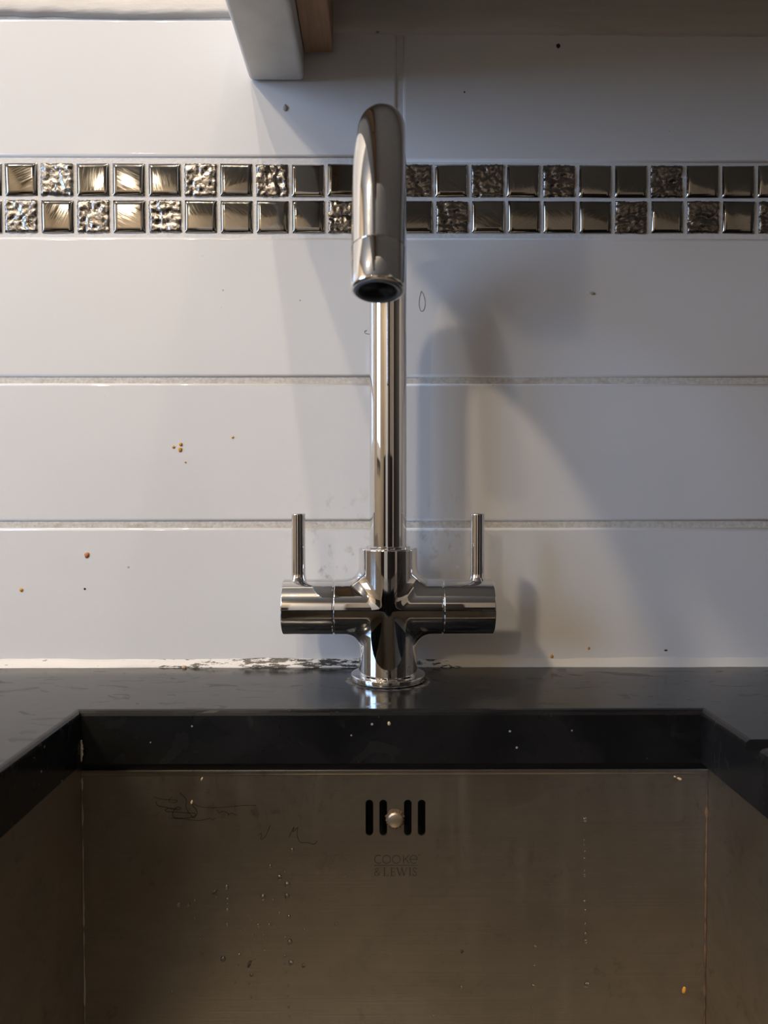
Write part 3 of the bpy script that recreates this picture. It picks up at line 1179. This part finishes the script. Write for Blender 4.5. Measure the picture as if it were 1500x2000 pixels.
# ------------------------------------------------------------------ shelf on its timber bracket, above the tap
shelf = empty('wall_shelf', (at(540, 160, 0).x, 0, at(540, 160, 0).z))
tag(shelf, 'white painted timber shelf bracket with a raw wood batten, above the tap', 'shelf')
SH = Vector(shelf.location)
bxa, bxb = at(487, 160, 0).x - SH.x, at(594.5, 160, 0).x - SH.x
ba = at(651, 108, 0)
bat_z = ba.z - SH.z
board_z = 0.064
bk = box('bracket', bxa, bxb, -0.400, -0.0003, 0.0, board_z, M['paint'], shelf, 0.0032, 4, True)
box('batten', bxb + 0.0004, ba.x - SH.x, -0.360, -0.003, bat_z, board_z, M['wood'], shelf, 0.0006, 1)
box('shelf_board', bxa, 0.95, -0.380, -0.0022, board_z, board_z + 0.022, M['paint'], shelf, 0.002, 2)

# ------------------------------------------------------------------ small things: drops, crumbs, hairs
def drop_mesh(n=14, m_=7):
    v, f = [], []
    for i in range(m_ + 1):
        a = math.pi / 2 * i / m_
        r_ = math.cos(a)
        if i == m_:
            v.append((0, -1, 0))
        else:
            for k in range(n):
                t_ = 2 * math.pi * k / n
                v.append((r_ * math.cos(t_), -math.sin(a), r_ * math.sin(t_)))
    for i in range(m_ - 1):
        for k in range(n):
            l = (k + 1) % n
            f.append((i * n + k, i * n + l, (i + 1) * n + l, (i + 1) * n + k))
    for k in range(n):
        f.append(((m_ - 1) * n + k, (m_ - 1) * n + (k + 1) % n, m_ * n))
    f.append(tuple(range(n - 1, -1, -1)))
    me = bpy.data.meshes.new('water_drop')
    me.from_pydata(v, [], f)
    for p in me.polygons:
        p.use_smooth = len(p.vertices) < 6
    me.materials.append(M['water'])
    return me


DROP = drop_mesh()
PXM = at(751, 1700, SYB).x - at(750, 1700, SYB).x
# (x, y, half width) in the crop 300..700 x 1620..2000 enlarged 3.75 times
left_drops = [(1015, 152, 15), (855, 268, 14), (925, 350, 19), (980, 402, 22), (978, 490, 21), (802, 496, 22), (535, 422, 16), (543, 510, 10), (543, 548, 11), (542, 588, 13),
              (540, 695, 13), (187, 550, 18), (256, 551, 17), (303, 520, 11), (301, 647, 10), (154, 602, 7), (344, 802, 11), (354, 917, 12), (510, 950, 21), (137, 1192, 13),
              (628, 917, 12), (622, 996, 9), (716, 1068, 13), (597, 1124, 9), (700, 1131, 8), (998, 826, 22), (1007, 978, 22), (1097, 998, 15), (960, 928, 11), (962, 986, 8), (973, 1047, 8),
              (988, 1144, 10), (984, 1222, 7), (990, 1303, 9), (993, 1371, 11), (992, 640, 16), (1104, 735, 12), (1110, 638, 8), (964, 790, 9), (921, 613, 11), (890, 566, 10), (876, 511, 9),
              (847, 698, 11), (769, 700, 14), (728, 769, 10), (710, 656, 9), (627, 557, 9), (636, 742, 9), (812, 886, 8), (741, 946, 9), (458, 490, 11), (468, 299, 7), (1400, 338, 10), (1336, 694, 12),
              (1222, 516, 7), (1017, 328, 7), (960, 306, 8), (716, 1230, 8), (640, 868, 7), (825, 792, 7), (803, 770, 7), (1300, 204, 6)]
right_drops = [(1107, 147, 17), (1102, 294, 9), (1100, 328, 9), (1106, 375, 6), (1104, 427, 13), (1105, 513, 8), (1102, 546, 11), (1106, 645, 6), (1103, 733, 11), (1110, 797, 9), (1112, 893, 11), (1111, 965, 10),
               (1113, 1018, 13), (1120, 1327, 22), (748, 1058, 13), (743, 1196, 11), (735, 1336, 13), (731, 1497, 9), (734, 1541, 10), (236, 1203, 10), (229, 1308, 9), (222, 1347, 14), (25, 1520, 7), (22, 1556, 9)]
ORD = ['topmost', 'second', 'third', 'fourth', 'fifth', 'sixth', 'seventh', 'eighth', 'ninth', 'tenth', 'eleventh', 'twelfth', 'thirteenth', 'fourteenth', 'fifteenth', 'sixteenth', 'seventeenth', 'eighteenth', 'nineteenth', 'twentieth']


def drop_family(grp, zx, zr):
    if grp == 'right':
        return 'in the long trickle at the right of the sink back' if zx > 1000 else 'in the trickle midway right on the sink back' if zx > 500 else 'in the trickle just right of the lettering' if zx > 100 else 'at the bottom below the lettering'
    if zr >= 16:
        return 'among the large drops left of the lettering'
    if zx < 400:
        return 'in the leftmost scatter on the sink back'
    if 530 < zx < 550:
        return 'in the short vertical chain, left on the sink back'
    if zx < 680:
        return 'beside and below the short left-hand chain'
    if zx < 860:
        return 'in the middle of the left-hand scatter'
    if zx < 1050:
        return 'in the long column of drops left of the lettering'
    return 'among the stray drops nearest the lettering'


def drop_label(grp, zx, zy, zr):
    fam = drop_family(grp, zx, zr)
    col = sorted(y for (x, y, r_) in (left_drops if grp == 'left' else right_drops) if drop_family(grp, x, r_) == fam)
    k_ = col.index(zy)
    return ('topmost' if k_ == 0 else ORD[k_] + ' from top:') + ' water drop ' + fam


for grp, lst, ox, oy, k in (('left', left_drops, 300, 1620, 3.75), ('right', right_drops, 840, 1560, 3.659)):
    for (zx, zy, zr) in lst:
        p = at(ox + zx / k, oy + zy / k, SYB)
        hw = zr / k * PXM * 0.92
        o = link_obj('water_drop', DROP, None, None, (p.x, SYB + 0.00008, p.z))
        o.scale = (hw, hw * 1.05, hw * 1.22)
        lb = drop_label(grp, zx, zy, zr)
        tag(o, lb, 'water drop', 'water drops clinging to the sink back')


def crumb(px, py, Y, rpx, mat, label, cat='crumb', asp=1.0, rot=0.0, seed=0, name='crumb', up=False, group=None):
    rg = random.Random(seed + int(px * 7 + py))
    bm = bmesh.new()
    bmesh.ops.create_icosphere(bm, subdivisions=2, radius=1.0)
    c = at(px, py, Y)
    k = (at(px + 1, py, Y).x - c.x) * rpx
    for v_ in bm.verts:
        n_ = 1 + rg.uniform(-0.22, 0.22)
        v_.co = Vector((v_.co.x * n_, v_.co.y * 0.55 * n_, v_.co.z * asp * n_))
        if v_.co.y > 0.2:
            v_.co.y = 0.2
        v_.co.rotate(Euler((0, R(rot), 0)))
        v_.co *= k
    o = bm_obj(name, bm, M[mat], None, True, (c.x, Y - 0.18 * k, c.z))
    tag(o, label, cat, group)
    return o


crumb(353, 868, 0, 3.3, 'crumb_orange', 'orange food crumb, upper of the close pair on the left middle tile')
crumb(352, 878, 0, 3.6, 'crumb_orange', 'orange food crumb, lower of the close pair on the left middle tile', asp=1.2, rot=-20)
crumb(339, 873, 0, 2.6, 'crumb_orange', 'tiny orange crumb just left of the close pair on the middle tile')
crumb(362, 902.6, 0, 1.7, 'crumb_orange', 'tiny orange crumb below the three orange crumbs on the middle tile')
crumb(454.5, 854, 0, 2.3, 'crumb_orange', 'lone orange crumb on the middle tile between the crumb cluster and the tap')
crumb(170, 1084, 0, 4.4, 'crumb_red', 'red-brown food splash on the lower left tile', asp=1.3, rot=30)
crumb(41.5, 1152, 0, 3.6, 'crumb_orange', 'orange crumb on the lower left tile near the picture edge')
crumb(165.5, 1150, 0, 2.0, 'crumb_dark', 'small dark crumb below the red-brown splash on the lower left tile')
crumb(1077.5, 1281.5, 0, 3.0, 'crumb_orange', 'orange crumb on the lower right tile just above the worktop sealant', asp=1.2)
crumb(1149.5, 1266, 0, 2.6, 'crumb_orange', 'small orange crumb on the lower right tile, right of the other orange one')
crumb(1300, 1270, 0, 3.0, 'crumb_dark', 'dark crumb on the lower right tile far right of the tap', asp=0.6)
crumb(1090, 90, 0, 4.2, 'crumb_dark', 'brown crumb stuck high on the top right tile')
crumb(907, 180, 0, 1.6, 'crumb_dark', 'tiny dark speck in the middle of the top right tile')
crumb(360, 1302.5, -0.0042, 4.6, 'crumb_tan', 'tan crumb resting against the mouldy sealant on the worktop', asp=0.8)
crumb(1327, 1521, SYB, 4.4, 'crumb_tan', 'tan food crumb at the top right of the sink back', asp=0.6, rot=25)
crumb(1318, 1517, SYB, 2.6, 'crumb_tan', 'small tan crumb beside the larger one, top right of the sink back', asp=0.6, rot=25)
crumb(1336, 1934, SYB, 3.4, 'crumb_orange', 'orange seed stuck low on the right of the sink back', 'seed', asp=2.1, rot=6, name='seed')
crumb(419, 1741, SYB, 6.0, 'crumb_dark', 'dark food flake, the upper one among the drops on the sink back', 'food flake', asp=0.4, rot=-35, name='food_flake')
crumb(487, 1883, SYB, 7.0, 'crumb_dark', 'dark food flake, the lower one among the drops on the sink back', 'food flake', asp=0.4, rot=-60, name='food_flake')
crumb(902, 1858, SYB, 3.0, 'crumb_dark', 'small dark flake on the sink back above the short right-hand trickle', 'food flake', asp=1.3, rot=20, name='food_flake')
crumb(374.5, 1567, SYB, 2.2, 'crumb_tan', 'pale fleck caught in the tangled hair on the sink back', 'fleck', asp=2.0, rot=20, name='fleck')
crumb(394.5, 1521, SYB, 1.8, 'crumb_tan', 'pale fleck under the worktop edge, above the tangled hair', 'fleck', asp=2.2, rot=25, name='fleck')
crumb(545, 8, 0, 1, 'crumb_tan', 'x') and None
bpy.data.objects.remove([o for o in C.objects if o.get('label') == 'x'][0])
crumb(557, 211, 0, 5.0, 'scale', 'pale paint drip on the tile below the shelf bracket', 'paint drip', asp=1.3, name='paint_drip')
crumb(1157, 573, 0, 6.0, 'scale', 'greyish flake smeared on the tile right of the spout', 'smear', asp=0.5, rot=10, name='smear')
crumb(760, 1413, CY1, 3.2, 'crumb_tan', 'tan crumb on the black worktop edge straight below the tap', asp=1.2)

# corner scale deposits on the cut-out edge
sc_ = []
rg = random.Random(77)
v, f = [], []
for k in range(13):
    yy = 1445 + k * 3.6
    w_ = (2.0 + 4.0 * math.sin(math.pi * k / 12)) * rg.uniform(0.6, 1.2)
    a, b2 = at(153 - w_ * 0.3, yy, CY1 - 0.0006), at(158 + w_, yy, CY1 - 0.0006)
    m2 = (a + b2) / 2 + Vector((0, -0.0008 * rg.uniform(0.4, 1.1), 0))
    a.x, b2.x, m2.x = (max(t_.x, CX0 + 0.0002) for t_ in (a, b2, m2))
    v += [a, m2, b2]
for k in range(12):
    for j in (0, 1):
        f.append((k * 3 + j, k * 3 + j + 1, k * 3 + j + 4, k * 3 + j + 3))
o = mesh_obj('limescale_deposit', v, f, M['scale'], None)
tag(o, 'crusty tan limescale deposit in the left back corner of the worktop cut-out', 'limescale')


def hair(name, pts, Y, r_, mat, label):
    # smooth the pixel polyline, then sweep a fine tube along it
    pp = [Vector((p[0], p[1], 0)) for p in pts]
    for _ in range(2):
        nn = [pp[0]]
        for a, b2 in zip(pp, pp[1:]):
            nn += [a * 0.75 + b2 * 0.25, a * 0.25 + b2 * 0.75]
        nn.append(pp[-1])
        pp = nn
    p3 = [at(p.x, p.y, Y - r_ * 0.8) for p in pp]
    v, f = tube(p3, r_ * 1.3, 5)
    o = mesh_obj(name, v, f, M[mat], None, True)
    tag(o, label, 'hair')
    return o


def z5(lst):
    return [(300 + x / 4.412, 1520 + y / 4.412) for x, y in lst]


hair('hair', [(823, 568), (819, 580), (818, 598), (822, 609), (828, 606), (831, 592), (827, 574), (823, 569)], 0, 0.00016, 'hair_grey', 'fine looped grey hair on the tile beside the column')
hair('hair', [(725, 652), (714, 652), (711, 647), (716, 645)], 0, 0.00013, 'hair_grey', 'short curled grey hair on the tile left of the column')
hair('hair', z5([(20, 200), (30, 240), (110, 250), (180, 275), (250, 265), (200, 240), (160, 300), (165, 340), (240, 345), (320, 340), (370, 320), (350, 300), (290, 300), (200, 290), (120, 290), (95, 275), (130, 255), (200, 262)]), SYB, 0.00011, 'hair', 'tangled dark hair, thickest loop at the upper left of the sink back')
hair('hair', z5([(0, 160), (60, 180), (130, 185), (220, 190), (180, 215), (120, 200), (160, 160)]), SYB, 0.00009, 'hair', 'wispy dark hair above the tangle at the upper left of the sink back')
hair('hair', z5([(225, 125), (290, 185), (270, 245), (320, 320), (350, 350), (385, 290), (330, 230), (325, 195)]), SYB, 0.00011, 'hair', 'dark hair looping down through the pale fleck on the sink back')
hair('hair', z5([(330, 215), (400, 250), (500, 255), (620, 250), (760, 235), (885, 235)]), SYB, 0.00008, 'hair', 'long fine hair running right from the tangle on the sink back')
hair('hair', z5([(150, 342), (260, 350), (350, 364), (430, 362), (490, 340), (505, 365), (530, 345)]), SYB, 0.00009, 'hair', 'dark hair along the bottom of the tangle on the sink back')
hair('hair', z5([(540, 270), (570, 305), (585, 280), (650, 300), (635, 330), (660, 295), (720, 320)]), SYB, 0.00009, 'hair', 'short zigzag hair right of the tangle on the sink back')
hair('hair', z5([(1005, 405), (970, 495), (920, 540), (935, 465), (905, 490)]), SYB, 0.00009, 'hair', 'angular hair midway between tangle and overflow slots')
hair('hair', z5([(1165, 505), (1220, 400), (1190, 480), (1250, 410), (1230, 470), (1255, 560), (1320, 550), (1385, 575), (1410, 540)]), SYB, 0.00010, 'hair', 'hair trailing right above the topmost drop on the sink back')
